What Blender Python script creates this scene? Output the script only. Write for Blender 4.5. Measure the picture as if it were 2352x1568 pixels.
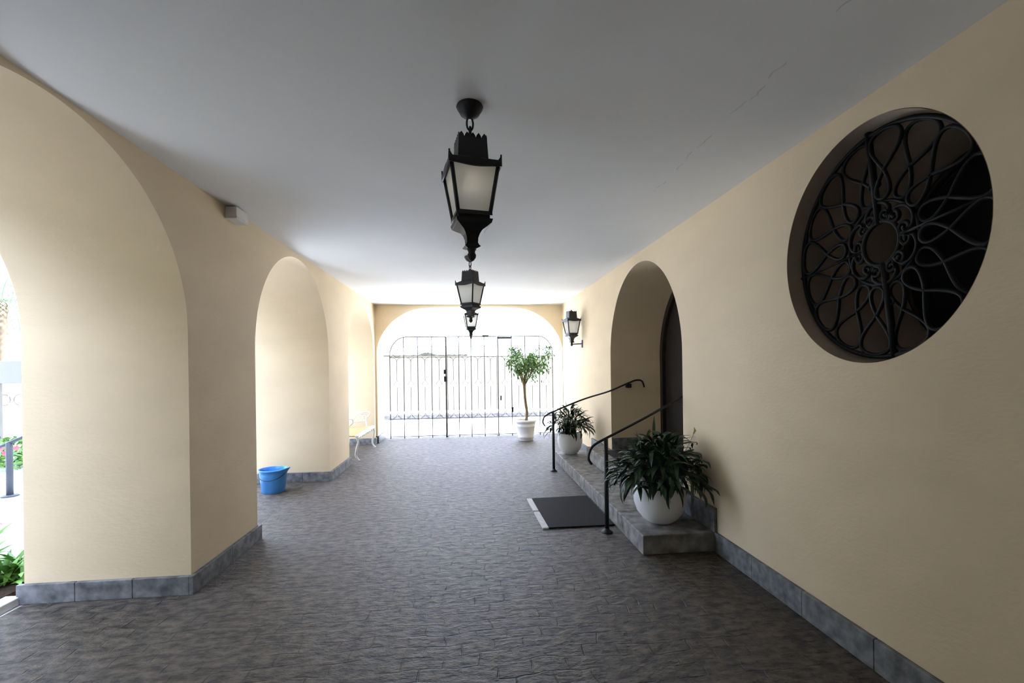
import bpy, bmesh, math, random
from math import sin, cos, pi, sqrt, radians
from mathutils import Vector, Matrix

S = bpy.context.scene
for o in list(bpy.data.objects):
    bpy.data.objects.remove(o)
COL = S.collection

# ------------------------------------------------------------------ camera
cam_d = bpy.data.cameras.new('camera')
cam = bpy.data.objects.new('camera', cam_d)
COL.objects.link(cam)
S.camera = cam
YAW, ROLL = 0.0945, -0.0137
_right = Vector((cos(YAW), -sin(YAW), 0)); _fwd = Vector((sin(YAW), cos(YAW), 0)); _up = Vector((0, 0, 1))
_r = _right*cos(ROLL) + _up*sin(ROLL); _u = -_right*sin(ROLL) + _up*cos(ROLL)
M4 = Matrix(((_r.x, _u.x, -_fwd.x, 0), (_r.y, _u.y, -_fwd.y, 0), (_r.z, _u.z, -_fwd.z, 1.6), (0, 0, 0, 1)))
cam.matrix_world = M4
cam_d.sensor_width = 36.0
cam_d.lens = 1040.06/2352*36.0
cam_d.shift_y = (843.5-784)/2352
cam_d.clip_start = 0.02

# ------------------------------------------------------------------ world / exposure
w = bpy.data.worlds.new('overcast_sky'); S.world = w; w.use_nodes = True
bg = w.node_tree.nodes['Background']
bg.inputs['Color'].default_value = (0.76, 0.90, 1.22, 1)
bg.inputs['Strength'].default_value = 8.6
S.view_settings.view_transform = 'Standard'
S.view_settings.look = 'None'
S.view_settings.gamma = 1.0
S.view_settings.use_curve_mapping = False
S.view_settings.exposure = 0.12
sun_d = bpy.data.lights.new('sun', 'SUN'); sun_d.energy = 100.0; sun_d.angle = radians(4); sun_d.color = (.92, .96, 1.0)
sun = bpy.data.objects.new('sun', sun_d); COL.objects.link(sun)
sun.rotation_euler = (-Vector((1.0, -.06, .80))).to_track_quat('-Z', 'Y').to_euler()

# ------------------------------------------------------------------ materials
def mat(name, color, rough=0.7, metal=0.0, spec=0.4, noise=0.0, nscale=8.0, bump=0.0, bscale=40.0, stretch=(1, 1, 1), color2=None, detail=4):
    m = bpy.data.materials.new(name); m.use_nodes = True
    nt = m.node_tree; b = nt.nodes['Principled BSDF']
    b.inputs['Base Color'].default_value = (*color, 1)
    b.inputs['Roughness'].default_value = rough
    b.inputs['Metallic'].default_value = metal
    b.inputs['Specular IOR Level'].default_value = spec
    tc = nt.nodes.new('ShaderNodeTexCoord'); mp = nt.nodes.new('ShaderNodeMapping')
    mp.inputs['Scale'].default_value = stretch
    nt.links.new(tc.outputs['Object'], mp.inputs['Vector'])
    n = nt.nodes.new('ShaderNodeTexNoise'); n.inputs['Scale'].default_value = nscale; n.inputs['Detail'].default_value = detail
    nt.links.new(mp.outputs[0], n.inputs['Vector'])
    r = nt.nodes.new('ShaderNodeValToRGB')
    c2 = color2 or tuple(c*(1-max(noise, .03)) for c in color)
    r.color_ramp.elements[0].position = .3; r.color_ramp.elements[1].position = .7
    r.color_ramp.elements[0].color = (*c2, 1); r.color_ramp.elements[1].color = (*color, 1)
    nt.links.new(n.outputs['Fac'], r.inputs['Fac']); nt.links.new(r.outputs['Color'], b.inputs['Base Color'])
    if bump:
        n2 = nt.nodes.new('ShaderNodeTexNoise'); n2.inputs['Scale'].default_value = bscale; n2.inputs['Detail'].default_value = 5
        nt.links.new(mp.outputs[0], n2.inputs['Vector'])
        bp = nt.nodes.new('ShaderNodeBump'); bp.inputs['Strength'].default_value = bump; bp.inputs['Distance'].default_value = .01
        nt.links.new(n2.outputs['Fac'], bp.inputs['Height']); nt.links.new(bp.outputs[0], b.inputs['Normal'])
    return m

WALLC = (0.785, 0.635, 0.432)
M = {}
M['stucco'] = mat('cream_stucco', WALLC, .85, 0, .2, .07, 1.3, .16, 26.0, (1.1, 1.1, 2.4))
M['stucco_out'] = mat('pale_stucco', (.80, .76, .66), .9, 0, .2, .05, 1.0)
M['ceiling'] = mat('white_ceiling_paint', (.86, .86, .86), .9, 0, .2, .04, 1.6, .06, 14)
def add_ceiling_crack(m):
    nt = m.node_tree; L = nt.links; b = nt.nodes['Principled BSDF']
    tc = nt.nodes.new('ShaderNodeTexCoord'); sp = nt.nodes.new('ShaderNodeSeparateXYZ'); L.new(tc.outputs['Object'], sp.inputs[0])
    n1 = nt.nodes.new('ShaderNodeTexNoise'); n1.inputs['Scale'].default_value = 3.0; n1.inputs['Detail'].default_value = 5; L.new(tc.outputs['Object'], n1.inputs['Vector'])
    n2 = nt.nodes.new('ShaderNodeTexNoise'); n2.inputs['Scale'].default_value = 7.0; L.new(tc.outputs['Object'], n2.inputs['Vector'])
    def mth(op, a, b_=None):
        q = nt.nodes.new('ShaderNodeMath'); q.operation = op
        for i, v in enumerate((a, b_)):
            if v is None: continue
            if isinstance(v, (int, float)): q.inputs[i].default_value = v
            else: L.new(v, q.inputs[i])
        return q.outputs[0]
    wob = mth('MULTIPLY', mth('SUBTRACT', n1.outputs['Fac'], .5), .22)
    d = mth('ABSOLUTE', mth('SUBTRACT', mth('ADD', sp.outputs['X'], wob), 1.49))
    line = mth('LESS_THAN', d, mth('MULTIPLY', n2.outputs['Fac'], .007))
    seg = mth('MULTIPLY', mth('GREATER_THAN', sp.outputs['Y'], 1.55), mth('LESS_THAN', sp.outputs['Y'], 3.5))
    pat = mth('GREATER_THAN', n2.outputs['Fac'], .47)
    k = mth('MULTIPLY', mth('MULTIPLY', line, seg), mth('MULTIPLY', pat, .22))
    mx = nt.nodes.new('ShaderNodeMix'); mx.data_type = 'RGBA'; L.new(k, mx.inputs[0])
    src = b.inputs['Base Color'].links[0].from_socket; L.new(src, mx.inputs[6]); mx.inputs[7].default_value = (.12, .11, .10, 1)
    L.new(mx.outputs[2], b.inputs['Base Color'])
add_ceiling_crack(M['ceiling'])
M['granite'] = mat('grey_granite', (.26, .265, .275), .55, 0, .4, .5, 14, .3, 50, color2=(.085, .088, .094))
M['stone'] = mat('dark_step_stone', (.34, .33, .32), .6, 0, .4, .4, 11, .35, 45, color2=(.12, .113, .107))
M['iron'] = mat('black_iron', (.017, .018, .021), .45, .0, .4, .3, 20)
M['iron_gate'] = mat('bloom_grey_gate_iron', (.10, .092, .085), .6, .0, .3, .3, 20)  # black gate iron greyed to stand in for bloom from the bright street
M['grille'] = mat('dark_grille_iron', (.006, .006, .006), .62, .0, .2, .3, 20)
M['white_pot'] = mat('white_glazed_pot', (.91, .91, .915), .38, 0, .45, .05, 5)
M['white_plastic'] = mat('white_plastic_pot', (.83, .83, .85), .5, 0, .4, .04, 5)
M['soil'] = mat('potting_soil', (.05, .035, .025), .95, 0, .1, .5, 40, .6, 60)
M['leaf'] = mat('dark_green_leaf', (.020, .055, .018), .36, 0, .45, .5, 7, color2=(.010, .032, .011))
M['tree_leaf'] = mat('tree_leaf', (.17, .33, .09), .5, 0, .4, .5, 9, color2=(.08, .19, .05))
M['hedge'] = mat('hedge_leaf', (.16, .34, .06), .5, 0, .4, .6, 6, color2=(.05, .14, .03))
M['palm'] = mat('palm_frond', (.06, .14, .055), .5, 0, .4, .5, 6, color2=(.03, .08, .03))
M['flower'] = mat('pink_red_flower', (.75, .10, .13), .6, 0, .3, .3, 12)
M['bark'] = mat('pale_brown_bark', (.27, .19, .11), .9, 0, .1, .45, 25, .5, 40, (1, 1, .3))
M['rubber'] = mat('black_rubber', (.016, .016, .018), .8, 0, .2, .3, 60, .5, 180)
M['mat_white'] = mat('white_mat_border', (.72, .72, .72), .7, 0, .3, .15, 30)
M['bucket'] = mat('blue_plastic', (.07, .30, .75), .35, 0, .5, .08, 6)
M['box'] = mat('off_white_plastic', (.78, .76, .70), .6, 0, .3, .1, 14)
M['bench_white'] = mat('white_cast_iron', (.84, .84, .83), .45, 0, .4, .06, 10)
M['bench_wood'] = mat('tan_seat_wood', (.62, .40, .20), .6, 0, .3, .25, 8, .1, 30, (12, 1, 1))
M['door_wood'] = mat('dark_door_wood', (.022, .016, .012), .5, 0, .4, .5, 4, .2, 30, (1, 12, 1))
M['glass_dark'] = mat('dark_window_glass', (.012, .012, .013), .12, 0, .5, .2, 3)
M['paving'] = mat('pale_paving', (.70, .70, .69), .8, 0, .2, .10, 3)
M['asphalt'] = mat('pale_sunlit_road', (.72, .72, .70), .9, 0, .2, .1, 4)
M['kerb'] = mat('kerb_concrete', (.075, .075, .08), .9, 0, .2, .5, 14, color2=(.03, .03, .034))
M['kerb_white'] = mat('white_kerb', (.78, .77, .74), .8, 0, .2, .1, 10)
M['coping'] = mat('weathered_wall_coping', (.06, .06, .05), .9, 0, .1, .6, 7, .5, 20)
M['blocker_green'] = mat('green_light_blocker', (.17, .19, .11), .9, 0, .2, .06, 1.0)  # green of the added light blocker, tints the arch jambs
M['portico'] = mat('aged_portico_render', (.17, .165, .15), .9, 0, .2, .1, 2)
M['palm_bark'] = mat('palm_bark', (.07, .055, .04), .9, 0, .1, .4, 9)
M['reveal'] = mat('brown_window_reveal', (.56, .46, .36), .8, 0, .2, .2, 3)  # lining of the round opening, darker and browner than the wall stucco
M['street_wall'] = mat('weathered_street_wall', (.15, .142, .122), .9, 0, .2, .15, 1.5)
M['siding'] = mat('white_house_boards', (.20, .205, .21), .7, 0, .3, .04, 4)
M['fence_white'] = mat('white_painted_metal', (.75, .76, .78), .5, 0, .4, .05, 9)
M['rail_grey'] = mat('blue_grey_post_paint', (.07, .08, .10), .5, 0, .4, .1, 9)
M['bulb'] = mat('frosted_bulb', (.85, .82, .72), .3, 0, .5, .03, 9)
_b = M['bulb'].node_tree.nodes['Principled BSDF']; _b.inputs['Emission Color'].default_value = (1, .92, .76, 1); _b.inputs['Emission Strength'].default_value = 1.7

def frosted(name):
    m = bpy.data.materials.new(name); m.use_nodes = True; nt = m.node_tree
    nt.nodes.clear()
    out = nt.nodes.new('ShaderNodeOutputMaterial')
    d = nt.nodes.new('ShaderNodeBsdfDiffuse'); d.inputs['Color'].default_value = (.86, .86, .84, 1)
    t = nt.nodes.new('ShaderNodeBsdfTranslucent'); t.inputs['Color'].default_value = (.92, .92, .90, 1)
    n = nt.nodes.new('ShaderNodeTexNoise'); n.inputs['Scale'].default_value = 30
    mr = nt.nodes.new('ShaderNodeMapRange'); mr.inputs['To Min'].default_value = .66; mr.inputs['To Max'].default_value = .76
    nt.links.new(n.outputs['Fac'], mr.inputs['Value'])
    mx = nt.nodes.new('ShaderNodeMixShader'); nt.links.new(mr.outputs[0], mx.inputs[0])
    nt.links.new(d.outputs[0], mx.inputs[1]); nt.links.new(t.outputs[0], mx.inputs[2])
    tr = nt.nodes.new('ShaderNodeBsdfTransparent'); mx2 = nt.nodes.new('ShaderNodeMixShader'); mx2.inputs[0].default_value = .16
    nt.links.new(mx.outputs[0], mx2.inputs[1]); nt.links.new(tr.outputs[0], mx2.inputs[2])
    nt.links.new(mx2.outputs[0], out.inputs['Surface'])
    return m
M['frost'] = frosted('frosted_lantern_glass')

def floor_mat():
    m = bpy.data.materials.new('stamped_grey_cobbles'); m.use_nodes = True; nt = m.node_tree; L = nt.links
    b = nt.nodes['Principled BSDF']; b.inputs['Specular IOR Level'].default_value = .55
    tc = nt.nodes.new('ShaderNodeTexCoord')
    nd = nt.nodes.new('ShaderNodeTexNoise'); nd.inputs['Scale'].default_value = 2.2; nd.inputs['Detail'].default_value = 3
    L.new(tc.outputs['Object'], nd.inputs['Vector'])
    va = nt.nodes.new('ShaderNodeVectorMath'); va.operation = 'MULTIPLY_ADD'
    va.inputs[1].default_value = (.16, .16, 0); L.new(nd.outputs['Color'], va.inputs[0]); L.new(tc.outputs['Object'], va.inputs[2])
    br = nt.nodes.new('ShaderNodeTexBrick'); br.inputs['Scale'].default_value = 1.0
    br.inputs['Brick Width'].default_value = .20; br.inputs['Row Height'].default_value = .105
    br.inputs['Mortar Size'].default_value = .006; br.inputs['Mortar Smooth'].default_value = .6
    br.inputs['Color1'].default_value = (.9, .9, .9, 1); br.inputs['Color2'].default_value = (1, 1, 1, 1); br.inputs['Mortar'].default_value = (.62, .62, .62, 1)
    L.new(va.outputs[0], br.inputs['Vector'])
    # stone relief, streaked along x
    mp = nt.nodes.new('ShaderNodeMapping'); mp.inputs['Scale'].default_value = (11, 20, 1); L.new(tc.outputs['Object'], mp.inputs['Vector'])
    n1 = nt.nodes.new('ShaderNodeTexNoise'); n1.inputs['Scale'].default_value = 1.0; n1.inputs['Detail'].default_value = 7; n1.inputs['Roughness'].default_value = .63
    L.new(mp.outputs[0], n1.inputs['Vector'])
    n2 = nt.nodes.new('ShaderNodeTexNoise'); n2.inputs['Scale'].default_value = .9; n2.inputs['Detail'].default_value = 3; L.new(tc.outputs['Object'], n2.inputs['Vector'])
    r1 = nt.nodes.new('ShaderNodeValToRGB'); e = r1.color_ramp.elements
    e[0].position = .38; e[0].color = (.030, .0245, .0185, 1); e[1].position = .62; e[1].color = (.168, .137, .105, 1)
    L.new(n1.outputs['Fac'], r1.inputs['Fac'])
    r2 = nt.nodes.new('ShaderNodeValToRGB'); e = r2.color_ramp.elements
    e[0].position = .35; e[0].color = (.82, .80, .78, 1); e[1].position = .65; e[1].color = (1, 1, 1, 1)
    L.new(n2.outputs['Fac'], r2.inputs['Fac'])
    mx = nt.nodes.new('ShaderNodeMix'); mx.data_type = 'RGBA'; mx.blend_type = 'MULTIPLY'; mx.inputs[0].default_value = 1
    L.new(r1.outputs[0], mx.inputs[6]); L.new(r2.outputs[0], mx.inputs[7])
    # joints: patchy
    nm = nt.nodes.new('ShaderNodeTexNoise'); nm.inputs['Scale'].default_value = 5; L.new(tc.outputs['Object'], nm.inputs['Vector'])
    rm = nt.nodes.new('ShaderNodeMapRange'); rm.inputs['From Min'].default_value = .42; rm.inputs['From Max'].default_value = .66
    L.new(nm.outputs['Fac'], rm.inputs['Value'])
    mj = nt.nodes.new('ShaderNodeMix'); mj.data_type = 'RGBA'; mj.blend_type = 'MULTIPLY'
    L.new(rm.outputs[0], mj.inputs[0]); L.new(mx.outputs[2], mj.inputs[6]); L.new(br.outputs['Color'], mj.inputs[7])
    L.new(mj.outputs[2], b.inputs['Base Color'])
    b.inputs['Roughness'].default_value = .46
    h1 = nt.nodes.new('ShaderNodeMath'); h1.operation = 'MULTIPLY'; L.new(br.outputs['Fac'], h1.inputs[0]); L.new(rm.outputs[0], h1.inputs[1])
    h2 = nt.nodes.new('ShaderNodeMath'); h2.operation = 'MULTIPLY_ADD'; h2.inputs[1].default_value = -.5
    L.new(h1.outputs[0], h2.inputs[0]); L.new(n1.outputs['Fac'], h2.inputs[2])
    bp = nt.nodes.new('ShaderNodeBump'); bp.inputs['Strength'].default_value = 1.0; bp.inputs['Distance'].default_value = .04
    L.new(h2.outputs[0], bp.inputs['Height']); L.new(bp.outputs[0], b.inputs['Normal'])
    return m
M['floor'] = floor_mat()

# ------------------------------------------------------------------ mesh helpers
class MB:
    def __init__(s): s.v = []; s.f = []; s.sm = []
    def add(s, vs, fs, smooth=False):
        o = len(s.v); s.v += [tuple(p) for p in vs]
        s.f += [tuple(i+o for i in f) for f in fs]; s.sm += [smooth]*len(fs)
    def box(s, x0, x1, y0, y1, z0, z1, bev=0.0):
        if bev <= 0:
            s.add([(x0, y0, z0), (x1, y0, z0), (x1, y1, z0), (x0, y1, z0), (x0, y0, z1), (x1, y0, z1), (x1, y1, z1), (x0, y1, z1)],
                  [(0, 3, 2, 1), (4, 5, 6, 7), (0, 1, 5, 4), (1, 2, 6, 5), (2, 3, 7, 6), (3, 0, 4, 7)])
        else:
            bm = bmesh.new()
            bmesh.ops.create_cube(bm, size=1)
            for v in bm.verts:
                v.co = Vector(((x0+x1)/2+v.co.x*(x1-x0), (y0+y1)/2+v.co.y*(y1-y0), (z0+z1)/2+v.co.z*(z1-z0)))
            bmesh.ops.bevel(bm, geom=bm.edges[:], offset=bev, segments=2, affect='EDGES', profile=.5)
            bm.verts.index_update()
            s.add([v.co for v in bm.verts], [[v.index for v in f.verts] for f in bm.faces]); bm.free()
        return s
    def tube(s, pts, r, n=8, closed=False, cap=True):
        pts = [Vector(p) for p in pts]; k = len(pts)
        rr = r if isinstance(r, (list, tuple)) else [r]*k
        vs = []; prev = None
        for i, p in enumerate(pts):
            a = pts[(i-1) % k] if (closed or i > 0) else p
            b = pts[(i+1) % k] if (closed or i < k-1) else p
            t = (b-a)
            if t.length < 1e-9: t = Vector((0, 0, 1))
            t.normalize()
            if prev is None:
                ref = Vector((0, 0, 1)) if abs(t.z) < .9 else Vector((1, 0, 0))
                nn = (ref - t*ref.dot(t)).normalized()
            else:
                nn = prev - t*prev.dot(t)
                nn = nn.normalized() if nn.length > 1e-6 else t.orthogonal().normalized()
            prev = nn; bb = t.cross(nn)
            for j in range(n):
                a_ = 2*pi*j/n; vs.append(p+(nn*cos(a_)+bb*sin(a_))*rr[i])
        fs = []
        m_ = k if closed else k-1
        for i in range(m_):
            for j in range(n):
                i2 = (i+1) % k
                fs.append((i*n+j, i*n+(j+1) % n, i2*n+(j+1) % n, i2*n+j))
        if closed is False and cap:
            fs.append(tuple(range(n-1, -1, -1))); fs.append(tuple((k-1)*n+j for j in range(n)))
        s.add(vs, fs, True); return s
    def lathe(s, prof, n=32, c=(0, 0, 0), sq=False, rot=0):
        vs = []; fs = []
        for (r, z) in prof:
            for j in range(n):
                a = 2*pi*j/n+rot; vs.append((c[0]+r*cos(a), c[1]+r*sin(a), c[2]+z))
        for i in range(len(prof)-1):
            for j in range(n):
                fs.append((i*n+j, i*n+(j+1) % n, (i+1)*n+(j+1) % n, (i+1)*n+j))
        if prof[0][0] > 1e-5: fs.append(tuple(range(n-1, -1, -1)))
        if prof[-1][0] > 1e-5: fs.append(tuple((len(prof)-1)*n+j for j in range(n)))
        s.add(vs, fs, not sq); return s
    def build(s, name, m, parent=None, loc=None):
        me = bpy.data.meshes.new(name); me.from_pydata(s.v, [], s.f); me.update()
        me.polygons.foreach_set('use_smooth', s.sm)
        me.materials.append(M[m] if isinstance(m, str) else m)
        o = bpy.data.objects.new(name, me); COL.objects.link(o)
        if parent is not None: o.parent = parent
        if loc: o.location = loc
        return o

def tag(o, label, cat, group=None, kind=None):
    o['label'] = label; o['category'] = cat
    if group: o['group'] = group
    if kind: o['kind'] = kind
    return o
def thing(name, label, cat, loc=(0, 0, 0), rz=0, group=None):
    o = bpy.data.objects.new(name, None); COL.objects.link(o); o.empty_display_size = .1
    o.location = loc; o.rotation_euler = (0, 0, rz)
    return tag(o, label, cat, group)
def struct(o): o['kind'] = 'structure'; return o
def copy_tree(o, parent=None):
    c = o.copy(); COL.objects.link(c)
    if parent: c.parent = parent
    for ch in [k for k in bpy.data.objects if k.parent == o]: copy_tree(ch, c)
    return c

def smooth_curve(pts, sub=6, closed=False):
    pts = [Vector(p) for p in pts]; out = []; k = len(pts)
    for i in range(k if closed else k-1):
        p0 = pts[(i-1) % k] if (closed or i > 0) else pts[i]; p1 = pts[i]; p2 = pts[(i+1) % k]
        p3 = pts[(i+2) % k] if (closed or i+2 < k) else p2
        for j in range(sub):
            t = j/sub
            out.append(.5*((2*p1)+(-p0+p2)*t+(2*p0-5*p1+4*p2-p3)*t*t+(-p0+3*p1-3*p2+p3)*t**3))
    if not closed: out.append(pts[-1])
    return out

# ------------------------------------------------------------------ room dimensions
XL, XR, H, YE = -2.02, 2.10, 2.995, 10.02
XLo = -3.12          # outer face of the left arcade
XRb = 2.98           # back of the right wall (door / window plane)
Y0 = -5.0            # wall behind the viewer
YEo = 10.78          # street face of the end wall

# piecewise wall made of vertical columns; holes = list of (u0, u1, low(u) or None, high(u))
def pierced_wall(axis, u0, u1, a, b, top, holes, nseg=56):
    us = {u0, u1}
    for (h0, h1, lo, hi, samples) in holes:
        us.update(samples)
    us = sorted(us); mb = MB()
    P = (lambda u, d, z: (d, u, z)) if axis == 'y' else (lambda u, d, z: (u, d, z))
    for i in range(len(us)-1):
        ua, ub = us[i], us[i+1]; um = (ua+ub)/2
        hole = next((h for h in holes if h[0]-1e-9 <= ua and ub <= h[1]+1e-9), None)
        if hole is None: iv = [((0, top), (0, top))]
        else:
            hi = hole[3]; lo = hole[2]; iv = [((hi(ua), top), (hi(ub), top))]
            if lo: iv.append(((0, lo(ua)), (0, lo(ub))))
        for (za0, za1), (zb0, zb1) in iv:
            for d in (a, b):
                mb.add([P(ua, d, za0), P(ub, d, zb0), P(ub, d, zb1), P(ua, d, za1)], [(0, 1, 2, 3)])
    mb.add([P(u0, a, top), P(u1, a, top), P(u1, b, top), P(u0, b, top)], [(0, 1, 2, 3)])
    for u in (u0, u1): mb.add([P(u, a, 0), P(u, b, 0), P(u, b, top), P(u, a, top)], [(0, 1, 2, 3)])
    for (h0, h1, lo, hi, samples) in holes:
        ss = sorted(samples)
        loop = [(u, hi(u)) for u in ss]
        if lo is None: loop = [(h0, 0.0)]+loop+[(h1, 0.0)]
        else: loop = loop+[(u, lo(u)) for u in reversed(ss[1:-1])]+[loop[0]]
        vs = []; fs = []
        for (u, z) in loop: vs += [P(u, a, z), P(u, b, z)]
        for i in range(len(loop)-1): fs.append((2*i, 2*i+1, 2*i+3, 2*i+2))
        mb.add(vs, fs, False)
    return mb
def semi(c, r, sp, n=64):
    f = lambda u: sp+sqrt(max(0, r*r-(u-c)**2))
    return (c-r, c+r, None, f, [c-r*cos(pi*i/n) for i in range(n+1)])
def circ(c, zc, r, az, n=72):
    d = lambda u: az/r*sqrt(max(0, r*r-(u-c)**2))
    return (c-r, c+r, lambda u: zc-d(u), lambda u: zc+d(u), [c-r*cos(pi*i/n) for i in range(n+1)])
ENDPROF = [(2.035, 1.93), (2.028, 2.06), (1.965, 2.26), (1.85, 2.455), (1.70, 2.625), (1.53, 2.75), (1.37, 2.835), (1.2, 2.89), (.95, 2.925), (.5, 2.945), (0, 2.95)]
def end_arch(c=.055):
    dense = smooth_curve([(x, z, 0) for x, z in ENDPROF], 6)
    xs = [p.x for p in dense]; zs = [p.y for p in dense]
    def f(u):
        d = abs(u-c)
        if d >= xs[0]: return zs[0]
        for i in range(len(xs)-1):
            if xs[i+1] <= d <= xs[i] and xs[i]-xs[i+1] > 1e-9:
                t = (d-xs[i+1])/(xs[i]-xs[i+1]); return zs[i+1]+t*(zs[i]-zs[i+1])
        return zs[-1]
    s = sorted({c-x for x in xs} | {c+x for x in xs})
    return (c-xs[0], c+xs[0], None, f, s)

ARCHES = [(2.39, 1.09, 1.88), (5.64, 1.13, 1.80), (8.865, 1.035, 1.80)]
struct(pierced_wall('y', Y0, YE, XL, XLo, H, [semi(*a) for a in ARCHES]).build('wall_left', 'stucco'))
DOOR = (5.44, 1.14, 1.73); WIN = (2.215, 2.234, .592, .636); WK = WIN[3]/WIN[2]
struct(pierced_wall('y', Y0, YE, XR, XRb, H, [semi(*DOOR), circ(*WIN)]).build('wall_right', 'stucco'))
struct(pierced_wall('x', XLo, XRb, YE, YEo, H+.25, [end_arch()]).build('wall_end', 'stucco'))
struct(MB().box(XLo, XRb, Y0-.2, Y0, 0, H).build('wall_back', 'stucco'))
struct(MB().box(XRb, XRb+.12, Y0, YE, 0, H).build('wall_inner', 'stucco'))
struct(MB().box(XLo, XRb+.12, Y0-.2, YE, H, H+.25).build('ceiling', 'ceiling'))
struct(MB().box(XLo, 9.0, Y0-.2, YEo, H+.25, 8.8).build('wall_upper_storey_blocker', 'stucco_out'))  # unseen upper storeys, added at a height that keeps sun off the garden
struct(MB().box(XLo, 9.0, -26, Y0-.21, -.1, 8.8).build('wall_rear_blocker', 'stucco_out'))  # unseen block added behind the passage to keep sun off the rear ground
struct(MB().box(XLo+.02, XRb, Y0-.2, YEo, -.12, 0).build('floor', 'floor'))

# ------------------------------------------------------------------ baseboards (granite pieces with joints)
def run(mb, p, q, h0, h1, th, out, seg=.52):
    # pieces along p->q standing on z=h0, thickness th towards 'out'
    p = Vector((p[0], p[1], 0)); q = Vector((q[0], q[1], 0)); L = (q-p).length; n = max(1, round(L/seg)); d = (q-p)/L; o = Vector((out[0], out[1], 0))*th
    for i in range(n):
        a = p+d*(L*i/n+(.0015 if i else 0)); b = p+d*(L*(i+1)/n-(.0015 if i < n-1 else 0))
        xs = sorted((a.x, b.x, (a+o).x, (b+o).x)); ys = sorted((a.y, b.y, (a+o).y, (b+o).y))
        mb.box(xs[0], xs[-1], ys[0], ys[-1], h0, h1, .004)
BH, BT = .135, .03
mb = MB()
edges = [(Y0, ARCHES[0][0]-ARCHES[0][1])]
for i in range(2): edges.append((ARCHES[i][0]+ARCHES[i][1], ARCHES[i+1][0]-ARCHES[i+1][1]))
edges.append((ARCHES[2][0]+ARCHES[2][1], YE))
for k, (a, b) in enumerate(edges):
    ya = a-(BT if k else 0); yb = b+(BT if k < 3 else 0)
    run(mb, (XL, ya), (XL, yb), 0, BH, BT, (1, 0))
    if k: run(mb, (XLo-BT, a), (XL, a), 0, BH, BT, (0, -1), .36)
    if k < 3: run(mb, (XLo-BT, b), (XL, b), 0, BH, BT, (0, 1), .36)
struct(mb.build('baseboard_left', 'granite'))
STEP0, STEP1, ST_X, SZ1, SZ2 = 3.70, 7.62, 1.44, .165, .36
d0, d1 = DOOR[0]-DOOR[1], DOOR[0]+DOOR[1]
mb = MB()
run(mb, (XR, Y0), (XR, STEP0), 0, BH+.03, BT, (-1, 0))
run(mb, (XR, STEP1), (XR, YE), 0, BH+.03, BT, (-1, 0))
run(mb, (XR, STEP0), (XR, 4.29), SZ1, SZ2+.01, BT, (-1, 0))
run(mb, (XR, 6.87), (XR, STEP1), SZ1, SZ2+.01, BT, (-1, 0))
run(mb, (XR+.0, d1), (XRb, d1), SZ2, SZ2+.17, .02, (0, -1))
run(mb, (XR+.0, d0), (XRb, d0), SZ2, SZ2+.17, .02, (0, 1))
struct(mb.build('baseboard_right', 'granite'))
mb = MB()
run(mb, (XL, YE), (-1.99, YE), 0, .16, .03, (0, -1))
run(mb, (-1.98, YE-.03), (-1.98, YEo), 0, .16, .03, (1, 0))
run(mb, (2.09, YE), (2.09, YEo), 0, .16, .03, (-1, 0))
struct(mb.build('baseboard_end', 'granite'))

# ------------------------------------------------------------------ steps
mb = MB()
n = 6
for i in range(n):
    a = STEP0+(STEP1-STEP0)*i/n; b = STEP0+(STEP1-STEP0)*(i+1)/n
    mb.box(ST_X, XR-.001, a+(.001 if i else 0), b-(.001 if i < n-1 else 0), 0, SZ1, .008)
tag(mb.build('lower_step', 'stone'), 'long low grey stone step along right wall carrying both white bowl planters', 'step')
mb = MB()
mb.box(1.79, XR-.001, 4.30, 6.87, SZ1, SZ2, .008)
tag(mb.build('upper_step', 'stone'), 'upper grey stone step leading into arched doorway recess', 'step')
struct(MB().box(XR, XRb, d0+.001, d1-.001, 0, SZ2-.002).build('floor_recess', 'stone'))
mb = MB(); mb.box(1.93, 2.75, 4.85, 6.45, SZ2, SZ2+.014, .004)
tag(mb.build('doormat', 'rubber'), 'dark doormat on the upper step before the arched door', 'doormat')

# ------------------------------------------------------------------ door in the recess
door = bpy.data.objects.new('door_1', None); COL.objects.link(door); door.location = (XRb-.05, DOOR[0], SZ2); struct(door)
def arch_slab(y0, y1, x0, x1, inset, z0=0.0):
    c, r, sp = 0, DOOR[1]-inset, DOOR[2]-SZ2
    n = 24; mb_ = MB(); vs = []
    top = [(y0+(y1-y0)*i/n) for i in range(n+1)]
    out = [(y0, z0)]+[(y, sp+sqrt(max(0, r*r-(y-c)**2))) for y in top]+[(y1, z0)]
    k = len(out)
    vs = [(x0, y, z) for y, z in out]+[(x1, y, z) for y, z in out]
    fs = [tuple(range(k)), tuple(range(2*k-1, k-1, -1))]+[(i, (i+1) % k, k+(i+1) % k, k+i) for i in range(k)]
    mb_.add(vs, fs); return mb_
fr = MB(); n = 40; rO, rI, sp = DOOR[1]-.002, DOOR[1]-.09, DOOR[2]-SZ2
po = [(-rO, 0)]+[(-rO*cos(pi*i/n), sp+rO*sin(pi*i/n)) for i in range(n+1)]+[(rO, 0)]
pi_ = [(-rI, 0)]+[(-rI*cos(pi*i/n), sp+rI*sin(pi*i/n)) for i in range(n+1)]+[(rI, 0)]
k = len(po)
vs = [(-.07, y, z) for y, z in po]+[(-.07, y, z) for y, z in pi_]+[(.05, y, z) for y, z in po]+[(.05, y, z) for y, z in pi_]
fs = []
for i in range(k-1):
    fs += [(i, i+1, k+i+1, k+i), (2*k+i, 2*k+i+1, 3*k+i+1, 3*k+i), (k+i, k+i+1, 3*k+i+1, 3*k+i)]
fr.add(vs, fs); fr.build('door_frame', 'door_wood', door)
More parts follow.
